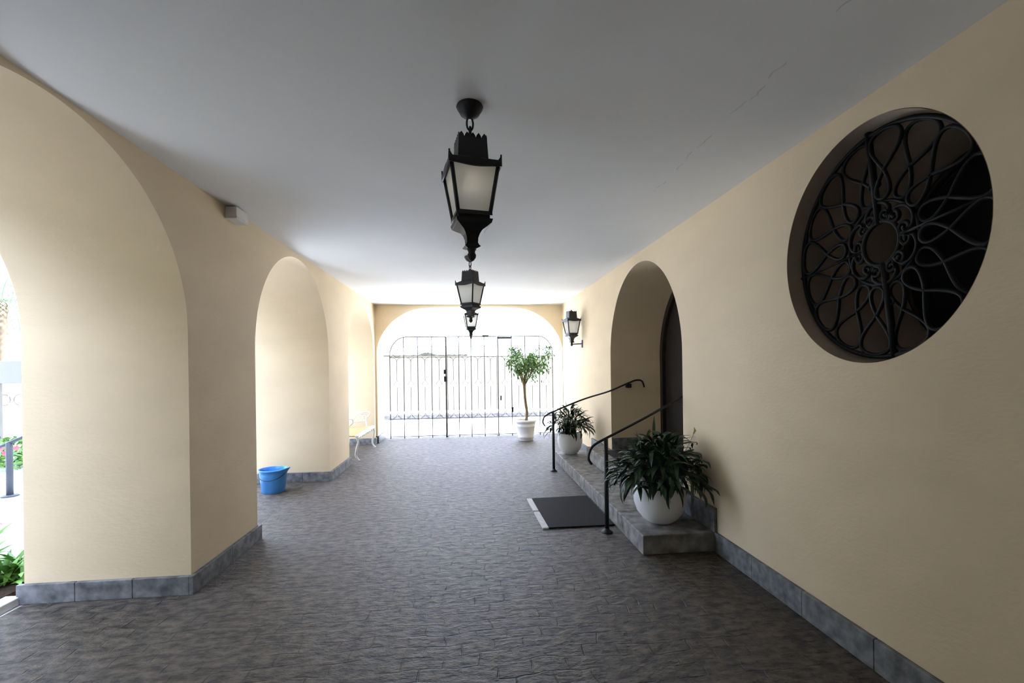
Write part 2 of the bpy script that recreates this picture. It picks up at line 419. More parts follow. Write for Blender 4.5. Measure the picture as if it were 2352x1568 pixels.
for s_ in (-1, 1):
    y0, y1 = (-rI, -.004) if s_ < 0 else (.004, rI)
    leaf = arch_slab(y0, y1, -.02, .03, .09).build('door_leaf', 'door_wood', door)
    pm = MB()
    for (za, zb) in ((.14, .72), (.86, 1.55)):
        pm.box(-.035, -.018, y0+.12*(1 if s_ > 0 else 1.6), y1-.12*(1 if s_ < 0 else 1.6), za, zb, .008)
    pm.build('raised_panel', 'door_wood', leaf)
    hm = MB(); hm.lathe([(.001, -.02), (.018, -.02), (.018, 0), (.03, .02), (.03, .045), (.012, .055), (.001, .055)], 16)
    ho = hm.build('handle', 'iron', leaf); ho.rotation_euler = (0, -pi/2, 0); ho.location = (-.035, .07*s_, 1.02)

# ------------------------------------------------------------------ round window: pane at the back of the wall and the wrought grille
win = bpy.data.objects.new('window_1', None); COL.objects.link(win); win.location = (XRb-.03, WIN[0], WIN[1]); struct(win)
pm = MB(); n = 64; r = WIN[2]-.001
pm.add([(-.004, r*cos(2*pi*i/n), WK*r*sin(2*pi*i/n)) for i in range(n)]+[(.004, r*cos(2*pi*i/n), WK*r*sin(2*pi*i/n)) for i in range(n)],
       [tuple(range(n)), tuple(range(2*n-1, n-1, -1))]+[(i, (i+1) % n, n+(i+1) % n, n+i) for i in range(n)])
pm.build('window_pane', 'glass_dark', win)
fm = MB(); fm.tube([(-.012, (r-.02)*cos(2*pi*i/n), WK*(r-.02)*sin(2*pi*i/n)) for i in range(n)], .02, 8, True); fm.build('window_frame', 'door_wood', win)

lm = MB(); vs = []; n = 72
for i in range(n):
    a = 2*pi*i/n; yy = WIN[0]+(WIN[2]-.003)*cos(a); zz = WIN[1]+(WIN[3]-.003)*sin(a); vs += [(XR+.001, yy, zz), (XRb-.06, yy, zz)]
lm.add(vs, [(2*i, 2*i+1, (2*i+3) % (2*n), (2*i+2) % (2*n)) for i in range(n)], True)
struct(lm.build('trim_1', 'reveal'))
GA = radians(7)
g = thing('round_grille', 'black wrought iron rosette grille in round window of right wall', 'grille', (2.195, WIN[0], WIN[1]))
# local plane: u = -y (image right), v = z ; rotated by GA
def gp(u, v, dx=0):
    u2, v2 = u*cos(GA)-v*sin(GA), u*sin(GA)+v*cos(GA)
    return (dx, -u2*.99, v2*WK*.99)
def gpol(r_, a, dx=0): return gp(r_*cos(a), r_*sin(a), dx)
MB().tube([gpol(.567, 2*pi*i/96) for i in range(96)], .013, 8, True).build('outer_ring', 'grille', g)
NP = 16
for k in range(NP):
    a0 = 2*pi*(k+.5)/NP; pts = []
    for i in range(48):
        t = 2*pi*i/48; rad = .388+.170*cos(t); wid = (.150 if cos(t) > -.16 else .105)*sin(t)*(cos(t)+.16)
        ca, sa = cos(a0), sin(a0)
        pts.append(gp(rad*ca-wid*sa, rad*sa+wid*ca, -.006 if k % 2 else .006))
    MB().tube(pts, .0100, 6, True).build('petal', 'grille', g)
MB().tube([gpol(.108, 2*pi*i/40) for i in range(40)], .0115, 8, True).build('centre_ring', 'grille', g)
for k in range(6):
    a0 = 2*pi*k/6+pi/6; ca, sa = cos(a0), sin(a0); loc = []
    for s_ in (1, -1):
        q = []
        for i in range(26):
            t = i/25; ang = -pi*.5+t*2.6*pi; rr = .006+.029*(t)
            q.append((.135+rr*cos(-ang+pi)*.9, s_*(.047+rr*sin(-ang+pi))))
        loc.append(q)
    bow = [(.135+.072*sin(pi*(.12+.76*i/14)), .074*cos(pi*(.12+.76*i/14))) for i in range(15)]
    pts = loc[0]+bow+list(reversed(loc[1]))
    pts = smooth_curve([gp(p*ca-q*sa, p*sa+q*ca) for p, q in pts], 2)
    MB().tube(pts, .011, 6).build('scroll', 'grille', g)
MB().tube([gpol(.206, 2*pi*i/64, .004) for i in range(64)], .010, 6, True).build('inner_ring', 'grille', g)
for a0 in (pi/2, -pi/2):
    MB().tube([gpol(.10, a0), gpol(.35, a0), gpol(.589, a0)], .017, 8).build('anchor_bar', 'grille', g)
    sc = []
    for s_ in (1, -1):
        MB().tube([gp((s_*(.018+.016*sin(2*pi*i/16)))*1.0, (.30 if a0 > 0 else -.30)+.016*cos(2*pi*i/16)) for i in range(16)], .006, 6, True).build('collar_scroll', 'grille', g)
for a0 in (0, pi):
    MB().tube([gpol(.10, a0), gpol(.35, a0), gpol(.589, a0)], .008, 6).build('anchor_bar', 'grille', g)

# ------------------------------------------------------------------ lanterns
def square_frustum(mb, h0, z0, h1, z1, cap=False):
    c = [(-1, -1), (1, -1), (1, 1), (-1, 1)]
    vs = [(x*h0, y*h0, z0) for x, y in c]+[(x*h1, y*h1, z1) for x, y in c]
    fs = [(i, (i+1) % 4, 4+(i+1) % 4, 4+i) for i in range(4)]
    if cap: fs += [(3, 2, 1, 0), (4, 5, 6, 7)]
    mb.add(vs, fs)
def lantern_body(root, z):
    # z: local height of the top of the crown; total height .63
    hb, ht = .084, .121            # half widths of the glass at bottom and top
    zt, zb = z-.148, z-.388
    mb = MB()                       # cap: flared roof + square collar with a scalloped crown
    square_frustum(mb, ht+.012, zt, ht+.012, zt+.02, True)
    square_frustum(mb, ht+.002, zt+.02, .080, zt+.046, True)
    square_frustum(mb, .080, zt+.040, .074, zt+.152, True)
    roof = mb.build('roof', 'iron', root)
    cr = MB()
    for q in range(4):
        a = q*pi/2; ca, sa = cos(a), sin(a)
        for j in range(5):
            u0 = -.075+.030*j; pts = [(u0, 0), (u0+.030, 0), (u0+.026, .012), (u0+.015, .026), (u0+.004, .012)]
            vs = []
            for d in (.0745, .0685):
                vs += [(x*ca-(-d)*sa, x*sa+(-d)*ca, zt+.150+h) for x, h in pts]
            k_ = 5; cr.add(vs, [tuple(range(5)), tuple(range(9, 4, -1))]+[(i, (i+1) % 5, 5+(i+1) % 5, 5+i) for i in range(5)])
    cr.lathe([(.05, zt+.148), (.045, zt+.156), (.028, zt+.170), (.016, zt+.184), (.010, zt+.197), (.001, zt+.20)], 16)
    cr.build('crown', 'iron', roof)
    rim = MB()                      # wavy fascia with upturned corner ears
    for q in range(4):
        a = q*pi/2; ca, sa = cos(a), sin(a); n_ = 20; vs = []
        for i in range(n_+1):
            t = -1+2*i/n_; x = t*(ht+.014)
            top = .010+.038*(max(0, abs(t)-.80)/.20)**1.5 + .010*max(0, 1-(t/.5)**2)
            bot = -.018-.010*cos(pi*t*1.0)*(.5)
            for d in (ht+.016, ht+.008):
                vs += [(x*ca+d*sa, x*sa-d*ca, zt+bot), (x*ca+d*sa, x*sa-d*ca, zt+top)]
        fs = []
        for i in range(n_):
            o_ = 4*i; fs += [(o_, o_+4, o_+5, o_+1), (o_+2, o_+3, o_+7, o_+6), (o_+1, o_+5, o_+7, o_+3), (o_, o_+2, o_+6, o_+4)]
        rim.add(vs, fs)
    rim.build('rim', 'iron', root)
    for q in range(4):
        a = q*pi/2+pi/4
        p0 = Vector((ht*sqrt(2)*cos(a), ht*sqrt(2)*sin(a), zt)); p1 = Vector((hb*sqrt(2)*cos(a), hb*sqrt(2)*sin(a), zb))
        MB().tube([p0, p1], .0105, 4).build('corner_post', 'iron', root)
    for q in range(4):
        a = q*pi/2; ca, sa = cos(a), sin(a); vs = []
        for (h, zz) in ((hb-.002, zb), (ht-.002, zt)):
            for sgn in (-1, 1):
                x, y = sgn*h, -(h-.002); vs.append((x*ca-y*sa, x*sa+y*ca, zz))
        for (h, zz) in ((hb-.002, zb), (ht-.002, zt)):
            for sgn in (-1, 1):
                x, y = sgn*h, -(h-.005); vs.append((x*ca-y*sa, x*sa+y*ca, zz))
        p = MB(); p.add(vs, [(0, 1, 3, 2), (4, 6, 7, 5), (0, 2, 6, 4), (1, 5, 7, 3), (0, 4, 5, 1), (2, 3, 7, 6)]); p.build('pane', 'frost', root)
    b = MB()
    square_frustum(b, hb+.010, zb-.012, hb+.008, zb+.008, True)
    square_frustum(b, hb-.002, zb-.030, hb-.002, zb-.012, True)
    square_frustum(b, hb+.006, zb-.050, hb+.012, zb-.030, True)
    b.build('base_moulding', 'iron', root)
    nk = MB(); prev = None
    prof = [(hb+.004, -.05), (hb-.012, -.062), (.050, -.076), (.038, -.094), (.031, -.116), (.029, -.140), (.034, -.152), (.042, -.161), (.026, -.170)]
    for (h0, z0), (h1, z1) in zip(prof, prof[1:]): square_frustum(nk, h1, zb+z1, h0, zb+z0, True)
    neck = nk.build('neck', 'iron', root)
    fn = MB(); fn.lathe([(.001, -.255), (.012, -.25), (.022, -.235), (.024, -.222), (.018, -.21), (.02, -.2), (.026, -.19), (.02, -.18)], 16, (0, 0, zb+.020)); fn.build('finial', 'iron', neck)
    bl = MB(); bl.lathe([(.001, -.065), (.022, -.06), (.036, -.04), (.040, -.018), (.034, .004), (.02, .025), (.016, .05), (.001, .05)], 20, (0, 0, zt-.055)); bl.build('bulb', 'bulb', root)

def hanging_lantern(loc, rz, label):
    t = thing('hanging_lantern', label, 'lantern', loc, rz, 'black iron lanterns hanging from the ceiling')
    MB().lathe([(.068, 0), (.072, -.008), (.066, -.022), (.060, -.03), (.050, -.048), (.030, -.062), (.016, -.070), (.001, -.072)], 28).build('ceiling_canopy', 'iron', t)
    zz = -.066
    for i in range(3):
        ry = i % 2; c = zz-.030; pts = []
        for j in range(20):
            a = 2*pi*j/20; u, v = .017*cos(a), .036*sin(a)
            pts.append(((u if not ry else 0), (0 if not ry else u), c+v))
        MB().tube(pts, .0055, 6, True).build('chain_link', 'iron', t); zz -= .052
    lantern_body(t, -.205)
    return t
lan = hanging_lantern((.022, 2.42, H), radians(11), 'largest and nearest black hanging lantern with frosted panes under the ceiling')
for (x, y, rz, lab) in ((.03, 5.70, -35, 'middle black hanging lantern, seen corner-on between nearest and farthest lanterns'),
                        (.045, 8.95, 8, 'small farthest black hanging lantern in front of the gate arch')):
    c = copy_tree(lan); c.location = (x, y, H); c.rotation_euler = (0, 0, radians(rz)); c['label'] = lab
wl = thing('wall_lantern', 'black lantern on a bracket arm fixed to right wall near gate', 'lantern', (1.90, 8.25, 2.60), radians(11))
lantern_body(wl, 0)
R_ = Matrix.Rotation(-radians(11), 3, 'Z')
arm = MB(); arm.tube([R_ @ Vector((0, 0, -.585)), R_ @ Vector((.185, 0, -.578))], .010, 8); arm.build('bracket_arm', 'iron', wl)
wp = MB(); pts = [R_ @ Vector((x, y, z)) for x in (.183, .199) for y in (-.035, .035) for z in (-.65, -.51)]
wp.add(pts, [(0, 1, 3, 2), (4, 6, 7, 5), (0, 2, 6, 4), (1, 5, 7, 3), (0, 4, 5, 1), (2, 3, 7, 6)]); wp.build('wall_plate', 'iron', wl)

# ------------------------------------------------------------------ small box under the ceiling
jb = MB(); jb.box(XL, XL+.095, 4.0, 4.20, 2.885, 2.985, .006)
jo = tag(jb.build('junction_box', 'box'), 'small off-white box high on left wall just under ceiling', 'box')
MB().box(XL+.004, XL+.100, 3.995, 4.205, 2.895, 2.903).build('cover_seam', 'box', jo)

# ------------------------------------------------------------------ handrails
def handrail(name, label, post, rail, flange_z=0.0):
    t = thing(name, label, 'handrail', post[0])
    base = Vector(post[0])
    post_o = MB().tube([(0, 0, 0), (0, 0, post[1])], .021, 12).build('post', 'iron', t)
    MB().lathe([(.055, 0), (.055, .008), (.03, .022), (.022, .04)], 20).build('foot_flange', 'iron', post_o)
    pts = smooth_curve([Vector(p)-base for p in rail], 8)
    MB().tube(pts, .0125, 10).build('rail', 'iron', t)
    return t, base
t, b_ = handrail('handrail', 'black handrail whose post stands beside floor mat, curling down at lower end',
    ((1.303, 4.262, 0), .90), [(1.16, 4.258, .66), (1.13, 4.258, .715), (1.145, 4.258, .79), (1.19, 4.259, .845), (1.305, 4.262, .905), (1.69, 4.275, 1.085), (2.02, 4.315, 1.243), (2.20, 4.36, 1.32), (2.34, 4.37, 1.375), (2.40, 4.37, 1.37), (2.43, 4.37, 1.30)])
MB().box(2.25-b_.x, 2.31-b_.x, d0+.001-b_.y, 4.375-b_.y, 1.30, 1.35, .006).build('wall_bracket', 'iron', t)
t, b_ = handrail('handrail', 'black handrail with post in front of far bowl planter, ending on doorway side wall',
    ((1.272, 6.85, 0), .90), [(1.14, 6.84, .70), (1.11, 6.84, .76), (1.13, 6.84, .83), (1.18, 6.84, .87), (1.275, 6.85, .915), (1.72, 6.78, 1.095), (2.06, 6.56, 1.225), (2.33, 6.51, 1.34), (2.46, 6.51, 1.385), (2.55, 6.51, 1.37), (2.585, 6.51, 1.28)])
MB().box(2.32-b_.x, 2.39-b_.x, 6.50-b_.y, d1-.001-b_.y, 1.275, 1.335, .006).build('wall_bracket', 'iron', t)

# ------------------------------------------------------------------ floor mat
t = thing('floor_mat', 'black rubber floor mat with white edge strip before the lower step', 'mat', (1.06, 4.93, 0))
def quad_slab(c, z0, z1, off):
    c = [(x-off[0], y-off[1]) for x, y in c]
    m_ = MB(); m_.add([(x, y, z0) for x, y in c]+[(x, y, z1) for x, y in c], [(3, 2, 1, 0), (4, 5, 6, 7)]+[(i, (i+1) % 4, 4+(i+1) % 4, 4+i) for i in range(4)]); return m_
quad_slab([(.765, 4.42), (1.425, 4.42), (1.415, 5.455), (.735, 5.43)], 0.0, .016, (1.06, 4.93)).build('mat_body', 'rubber', t)
quad_slab([(.703, 4.42), (.762, 4.42), (.746, 4.93), (.686, 4.93)], 0.0, .014, (1.06, 4.93)).build('edge_strip', 'mat_white', t)
quad_slab([(.685, 4.965), (.745, 4.965), (.731, 5.43), (.672, 5.43)], 0.0, .014, (1.06, 4.93)).build('edge_strip', 'mat_white', t)

# ------------------------------------------------------------------ blue bucket
t = thing('bucket', 'blue plastic bucket with pouring lip on floor beside left arch pillar', 'bucket', (-2.60, 6.27, 0))
n = 40; mb = MB(); prof = [(.132, 0), (.14, .012), (.165, .24), (.172, .285), (.180, .290), (.180, .302), (.172, .305), (.166, .30), (.158, .24), (.134, .02), (.001, .018)]
vs = []; fs = []
for (r, z) in prof:
    for j in range(n):
        a = 2*pi*j/n; lip = max(0, cos(a-radians(-12)))**14 if z > .27 else 0
        rr = r+.05*lip; vs.append((rr*cos(a), rr*sin(a), z+.022*lip))
for i in range(len(prof)-1):
    for j in range(n): fs.append((i*n+j, i*n+(j+1) % n, (i+1)*n+(j+1) % n, (i+1)*n+j))
mb.add(vs, fs, True); mb.add([(.132*cos(2*pi*j/n), .132*sin(2*pi*j/n), 0) for j in range(n)], [tuple(range(n-1, -1, -1))])
pail = mb.build('pail', 'bucket', t)
MB().tube([(.17*cos(a), .0+.0*a-.17*sin(a)*0.98-.012, .27-.09*sin(a)) for a in [pi*i/24 for i in range(25)]], .004, 6).build('bail_handle', 'iron', pail)

# ------------------------------------------------------------------ plants
def blade(mb, pts, widths, side_hint, fold=.25):
    # leaf strip along pts with given half widths, folded along the midrib
    vs = []; k = len(pts)
    for i, p in enumerate(pts):
        t = (pts[min(i+1, k-1)]-pts[max(i-1, 0)]).normalized()
        s = t.cross(side_hint); s = s.normalized() if s.length > 1e-5 else t.orthogonal().normalized()
        up = s.cross(t)
        wv = widths[i]
        vs += [p-s*wv+up*wv*fold, p, p+s*wv+up*wv*fold]
    fs = []
    for i in range(k-1):
        o = 3*i; fs += [(o, o+1, o+4, o+3), (o+1, o+2, o+5, o+4)]
    mb.add(vs, fs, True)
def lily_foliage(seed, nleaf, spread, height, z0, xmax=None, rim=.2, drop=.3, zmin=.0):
    # petioles fan out to a dome, each ends in an arching lance-shaped blade
    rnd = random.Random(seed); mb = MB()
    for k in range(nleaf):
        az = 2*pi*(k*.618034 % 1)+rnd.uniform(-.3, .3)
        q = sqrt((k+.5)/nleaf)                               # 0 centre .. 1 outside
        R = spread*.66*q*rnd.uniform(.8, 1.1); hz = height*.80*(1-q**2.2)*rnd.uniform(.5, 1.05)+.09
        b0 = Vector((.06*cos(az)*q, .06*sin(az)*q, z0)); p1 = Vector((R*cos(az), R*sin(az), z0+hz))
        if xmax is not None: p1.x = min(p1.x, xmax-.06)
        mid = b0.lerp(p1, .5)+Vector((0, 0, .05+.05*q))
        pts = [b0, b0.lerp(mid, .6), mid, mid.lerp(p1, .55), p1]; n1 = 4
        n2 = 8; Lb = rnd.uniform(.16, .25)*(spread/.55)**.6
        a = az+rnd.gauss(0, .55); e = radians(60-68*q+rnd.gauss(0, 22)); bend = radians(rnd.uniform(15, 110))
        p = p1.copy()
        for i in range(n2):
            t = (i+.5)/n2; ee = e-bend*t**1.2
            p = p+Vector((cos(a)*cos(ee), sin(a)*cos(ee), sin(ee)))*Lb/n2
            if xmax is not None and p.x > xmax: p.x = xmax-.001*i
            rad = sqrt(p.x**2+p.y**2)
            if p.z < z0 and rad < rim+.015:
                f_ = (rim+.015)/max(rad, 1e-4); p.x *= f_; p.y *= f_
            p.z = max(p.z, zmin)
            if p.y > .235: p.z = max(p.z, .225)
            pts.append(p.copy())
        wmax = rnd.uniform(.014, .022)*(spread/.55)**.4; wd = [.003]*n1
        for i in range(n2+1):
            u = i/n2; wd.append(max(.0012, wmax*sin(pi*min(1, .06+.94*u**.85))**.85))
        d0 = (pts[-1]-p1); hint = Vector((0, 0, 1)) if abs(d0.normalized().z) < .8 else Vector((cos(az), sin(az), .2))
        hint = (hint+Vector((rnd.gauss(0, .25), rnd.gauss(0, .25), 0))).normalized()
        blade(mb, pts, wd, hint)
    return mb
def bowl_planter(name, label, loc, r, h, seed, nleaf, spread, height, xmax, group):
    t = thing(name, label, 'potted plant', loc, 0, group)
    k = r/.235
    prof = [(.001, 0), (.10*k, 0), (.112*k, .004), (.155*k, .035*h/.33), (.205*k, .10*h/.33), (.232*k, .18*h/.33), (.235*k, .225*h/.33), (.228*k, .28*h/.33), (.213*k, h-.006), (.208*k, h), (.20*k, h), (.198*k, h-.01), (.20*k, h-.05)]
    bowl = MB().lathe(prof, 48).build('bowl', 'white_pot', t)
    MB().lathe([(.001, h-.04), (.203*k, h-.045)], 32).build('soil', 'soil', bowl)
    lily_foliage(seed, nleaf, spread, height, h-.03, xmax, r, zmin=.03).build('foliage', 'leaf', t)
    return t
near = bowl_planter('bowl_planter', 'large white bowl planter with dark drooping leaves on near end of lower step', (1.735, 4.035, SZ1), .235, .33, 3, 430, .57, .47, .312, None)
fs_ = MB(); fs_.tube(smooth_curve([(.05, 0, .3), (.16, -.02, .52), (.27, -.03, .70), (.32, -.03, .80)], 6), .0025, 5)
blade(fs_, [Vector((.318, -.03, .795)), Vector((.335, -.035, .83)), Vector((.325, -.03, .862))], [.004, .012, .001], Vector((0, 1, 0)))
fs_.build('flower_stalk', mat('pale_yellow_spathe', (.5, .45, .2), .6), near)
far = bowl_planter('bowl_planter', 'white bowl planter with arching leaves at far end of lower step behind handrail post', (1.64, 7.35, SZ1), .205, .34, 8, 270, .48, .44, .42, None)

# potted tree by the gate
tr = thing('potted_tree', 'slim standard tree with leafy crown in white plastic pot by gate', 'potted tree', (1.22, 9.86, 0))
MB().lathe([(.001, 0), (.150, 0), (.158, .012), (.165, .06), (.171, .062), (.174, .10), (.173, .104), (.203, .30), (.209, .305), (.212, .34), (.211, .345), (.219, .40), (.236, .405), (.238, .45), (.228, .455), (.22, .44), (.215, .40)], 40).build('pot', 'white_plastic', tr)
MB().lathe([(.001, .42), (.216, .41)], 32).build('soil', 'soil', tr)
trunk = smooth_curve([(.01, 0, .41), (.03, 0, .60), (0, .01, .85), (-.02, .0, 1.10), (-.03, 0, 1.28)], 5)
trunk_o = MB().tube(trunk, [.034-.010*i/(len(trunk)-1) for i in range(len(trunk))], 10).build('trunk', 'bark', tr)
rnd = random.Random(5)
br = MB(); tips = []
for k in range(13):
    a = 2*pi*k/13+rnd.uniform(-.2, .2); R0 = rnd.uniform(.25, .52); hz = rnd.uniform(1.62, 2.02)-.25*(R0-.25)
    e = Vector((.05+R0*cos(a), R0*.6*sin(a)-.05, hz)); s0 = Vector(trunk[-1])-Vector((0, 0, rnd.uniform(0, .12)))
    mid = s0.lerp(e, .5)+Vector((0, 0, .08)); c = smooth_curve([s0, mid, e], 5); br.tube(c, [.012-.008*i/(len(c)-1) for i in range(len(c))], 6); tips += [(c[-1], 1), (c[-3], .8), (c[5], .55)]
e = Vector((.56, -.03, 2.05)); c = smooth_curve([(.3, -.03, 1.8), (.48, -.03, 1.92), e], 5); br.tube(c, .005, 5); tips.append((e-Vector((.03, 0, .03)), .45))
br.build('branches', 'bark', trunk_o)
lf = MB()
for (tp, wgt) in tips:
    for i in range(int(34*wgt)):
        d = Vector((rnd.gauss(0, 1), rnd.gauss(0, 1), rnd.gauss(0, .8)-.1)).normalized()
        p0 = tp+Vector((rnd.gauss(0, .07), rnd.gauss(0, .06), rnd.gauss(0, .055)))*wgt
        L_ = rnd.uniform(.055, .095); d.z -= .35; d.normalize()
        q = [p0, p0+d*L_*.35, p0+d*L_*.7+Vector((0, 0, -.004)), p0+d*L_+Vector((0, 0, -.014))]
        blade(lf, q, [.002, .016, .014, .001], Vector((rnd.gauss(0, 1), rnd.gauss(0, 1), 1.2)).normalized())
for i in range(120):   # thin hanging inner leaves above the fork
    p0 = Vector((.05+rnd.gauss(0, .13), rnd.gauss(-.02, .07), rnd.uniform(1.30, 1.68))); d = Vector((rnd.gauss(0, .6), rnd.gauss(0, .6), -1)).normalized(); L_ = rnd.uniform(.05, .085)
    blade(lf, [p0, p0+d*L_*.4, p0+d*L_*.75, p0+d*L_], [.002, .012, .011, .001], Vector((rnd.gauss(0, 1), rnd.gauss(0, 1), .4)).normalized())
lf.build('crown', 'tree_leaf', tr)

# ------------------------------------------------------------------ white bench in the third arch
bn = thing('garden_bench', 'white cast iron bench with tan seat standing in the farthest left arch', 'bench', (-2.22, 8.80, 0))
bx0, bx1, by = -.26, .27, .68
for s_ in (-1, 1):
    y = s_*by
    for (nm, pts, r0) in (('leg', [(.25, y, .41), (.275, y, .33), (.245, y, .20), (.235, y, .10), (.27, y, .03), (.30, y, .012)], .017),
                          ('leg', [(-.24, y, .41), (-.26, y, .30), (-.235, y, .18), (-.25, y, .08), (-.30, y, .012)], .017)):
        MB().tube(smooth_curve(pts, 5), r0, 8).build(nm, 'bench_white', bn)
    ar = MB()
    ar.tube(smooth_curve([(-.27, y, .44), (-.30, y, .62), (-.31, y, .78), (-.25, y, .80), (-.12, y, .735), (.02, y, .72), (.13, y, .74), (.185, y, .715), (.18, y, .66), (.13, y, .62), (.11, y, .55), (.125, y, .44)], 5), .013, 8)
    for j in range(5):
        x_ = -.24+.08*j; ar.tube([(x_+.028*cos(a), y, .62+.06*sin(a)) for a in [2*pi*i/20 for i in range(20)]], .006, 6, True)
    ar.tube([(-.28, y, .535), (.115, y, .535)], .008, 6); ar.tube([(-.30, y, .69), (.12, y, .69)], .007, 6)
    ar.build('arm_panel', 'bench_white', bn)
sl = MB()
MB().box(bx0, bx1-.045, -by+.01, by-.01, .425, .445, .006).build('seat', 'bench_wood', bn)
MB().box(bx1-.045, bx1+.02, -by-.02, by+.02, .408, .452, .008).build('front_rail', 'bench_white', bn)
ap = MB()
for i in range(9):
    y0 = -by+.02+i*(2*by-.04)/9; y1 = y0+(2*by-.04)/9
    ap.tube(smooth_curve([(bx1-.03, y0, .41), (bx1-.03, (y0+y1)/2, .35), (bx1-.03, y1, .41)], 6), .006, 6)
ap.build('apron', 'bench_white', bn)
bk = MB()
bk.tube(smooth_curve([(-.27, -by, .45), (-.31, -by, .70), (-.33, -by+.12, .84), (-.33, -.2, .86), (-.335, 0, .90), (-.33, .2, .86), (-.33, by-.12, .84), (-.31, by, .70), (-.27, by, .45)], 6), .013, 8)
for i in range(8):
    yc = -by+.1+i*(2*by-.2)/7
    bk.tube([(-.305, yc+.075*cos(a), .66+.13*sin(a)) for a in [2*pi*j/24 for j in range(24)]], .007, 6, True)
    bk.tube([(-.305, yc+.035*cos(a), .66+.06*sin(a)) for a in [2*pi*j/20 for j in range(20)]], .005, 6, True)
bk.build('backrest', 'bench_white', bn)

# ------------------------------------------------------------------ iron gate in the end arch (three leaves)
GY = 10.50
BX = [-1.79, -1.48, -1.165, -.85, -.525, -.235, .05, .355, .668, .985, 1.305, 1.64, 1.95]
def gate_top(x):
    # flat rail that turns down in a curve at both ends
    for (xe, xf, zl) in ((-1.80, -1.42, 1.87), (1.96, 1.62, 1.89)):
        lo, hi = min(xe, xf), max(xe, xf)
        if lo <= x <= hi:
            t = (x-xe)/(xf-xe); return zl+(2.325-zl)*sqrt(max(0, 1-(1-t)**2))
    return 2.325
def gate_leaf(label, idx, lock=None, group='leaves of the black iron gate'):
    xs = [BX[i] if isinstance(i, int) else i for i in idx]; ox = xs[0]
    t = thing('iron_gate', label, 'gate', (ox, GY, 0), 0, group)
    for x in xs:
        thick = .021 if abs(x+.525) < .005 else (.013 if abs(x-.668) < .01 else .0105)
        if x in (-.49, .635): thick = .006
        top = gate_top(x)
        MB().tube([(x-ox, 0, .015), (x-ox, 0, max(top, .3))], thick, 8).build('bar', 'iron_gate', t)
    n_ = 28; xa, xb = xs[0], xs[-1]
    line = [(xa+(xb-xa)*i/n_) for i in range(n_+1)]
    MB().tube([(x-ox, 0, gate_top(x)) for x in line], .011, 6).build('top_rail', 'iron_gate', t)
    MB().tube([(x-ox, 0, max(1.86, gate_top(x)-.225) if gate_top(x) < 2.3 else 2.10) for x in line], .0065, 6).build('upper_rail', 'iron_gate', t)
    for z_ in (1.86, .46, .06):
        MB().tube([(xa-ox, 0, z_), (xb-ox, 0, z_)], .0065 if z_ > .1 else .009, 6).build('cross_rail', 'iron_gate', t)
    for x0, x1 in zip(xs, xs[1:]):
        c = (x0+x1)/2-ox; o_ = MB()
        o_.tube([(c, 0, .60), (c, 0, 1.165)], .0062, 6); o_.tube([(c, 0, 1.335), (c, 0, 1.78)], .0062, 6)
        o_.tube([(c, 0, 1.165), (c+.068, 0, 1.25), (c, 0, 1.335), (c-.068, 0, 1.25)], .0062, 6, True)
        for s_ in (-1, 1):
            o_.tube(smooth_curve([(c, 0, .62), (c+s_*.02, 0, .53), (c+s_*.09, 0, .47)], 5), .0055, 5)
            o_.tube(smooth_curve([(c, 0, 1.76), (c+s_*.02, 0, 1.82), (c+s_*.09, 0, 1.86)], 5), .0055, 5)
        o_.build('diamond_bar', 'iron_gate', t)
        zc = min(1.98, (1.86+max(1.9, min(2.10, gate_top((x0+x1)/2)-.2)))/2); rr = .085 if zc > 1.93 else .03
        MB().tube([(c+rr*cos(2*pi*i/24), 0, zc+rr*sin(2*pi*i/24)) for i in range(24)], .0058, 6, True).build('ring', 'iron_gate', t)
        MB().tube([(c+.085*cos(2*pi*i/24), 0, .30+.085*sin(2*pi*i/24)) for i in range(24)], .0058, 6, True).build('ring', 'iron_gate', t)
    if lock == 'left':
        MB().box(xb-ox-.05, xb-ox+.02, -.035, .03, 1.29, 1.42, .006).build('lock_box', 'iron', t)
        MB().box(xb-ox-.055, xb-ox-.01, -.03, .03, 1.47, 1.57, .006).build('latch_plate', 'iron', t)
    if lock == 'mid':
        MB().box(.80, .95, -.03, .02, 2.335, 2.355, .004).build('top_bolt', 'iron', t)
    if lock == 'right':
        MB().box(.0, .33, -.03, .02, 2.27, 2.31, .006).build('top_latch', 'iron', t)
        MB().box(.045, .075, -.03, .02, .84, .95, .005).build('lock_box', 'iron', t)
        MB().box(.325-.025, .325+.025, -.035, .0, .56, .68, .006).build('drop_bolt', 'iron', t)
    return t
gate_leaf('left leaf of black iron gate with lock box on its thick right stile', range(0, 5), 'left')
gate_leaf('middle leaf of black iron gate below the farthest hanging lantern', [-.49, 5, 6, 7, .635], 'mid')
gate_leaf('right leaf of black iron gate standing behind the potted tree', range(8, 13), 'right')

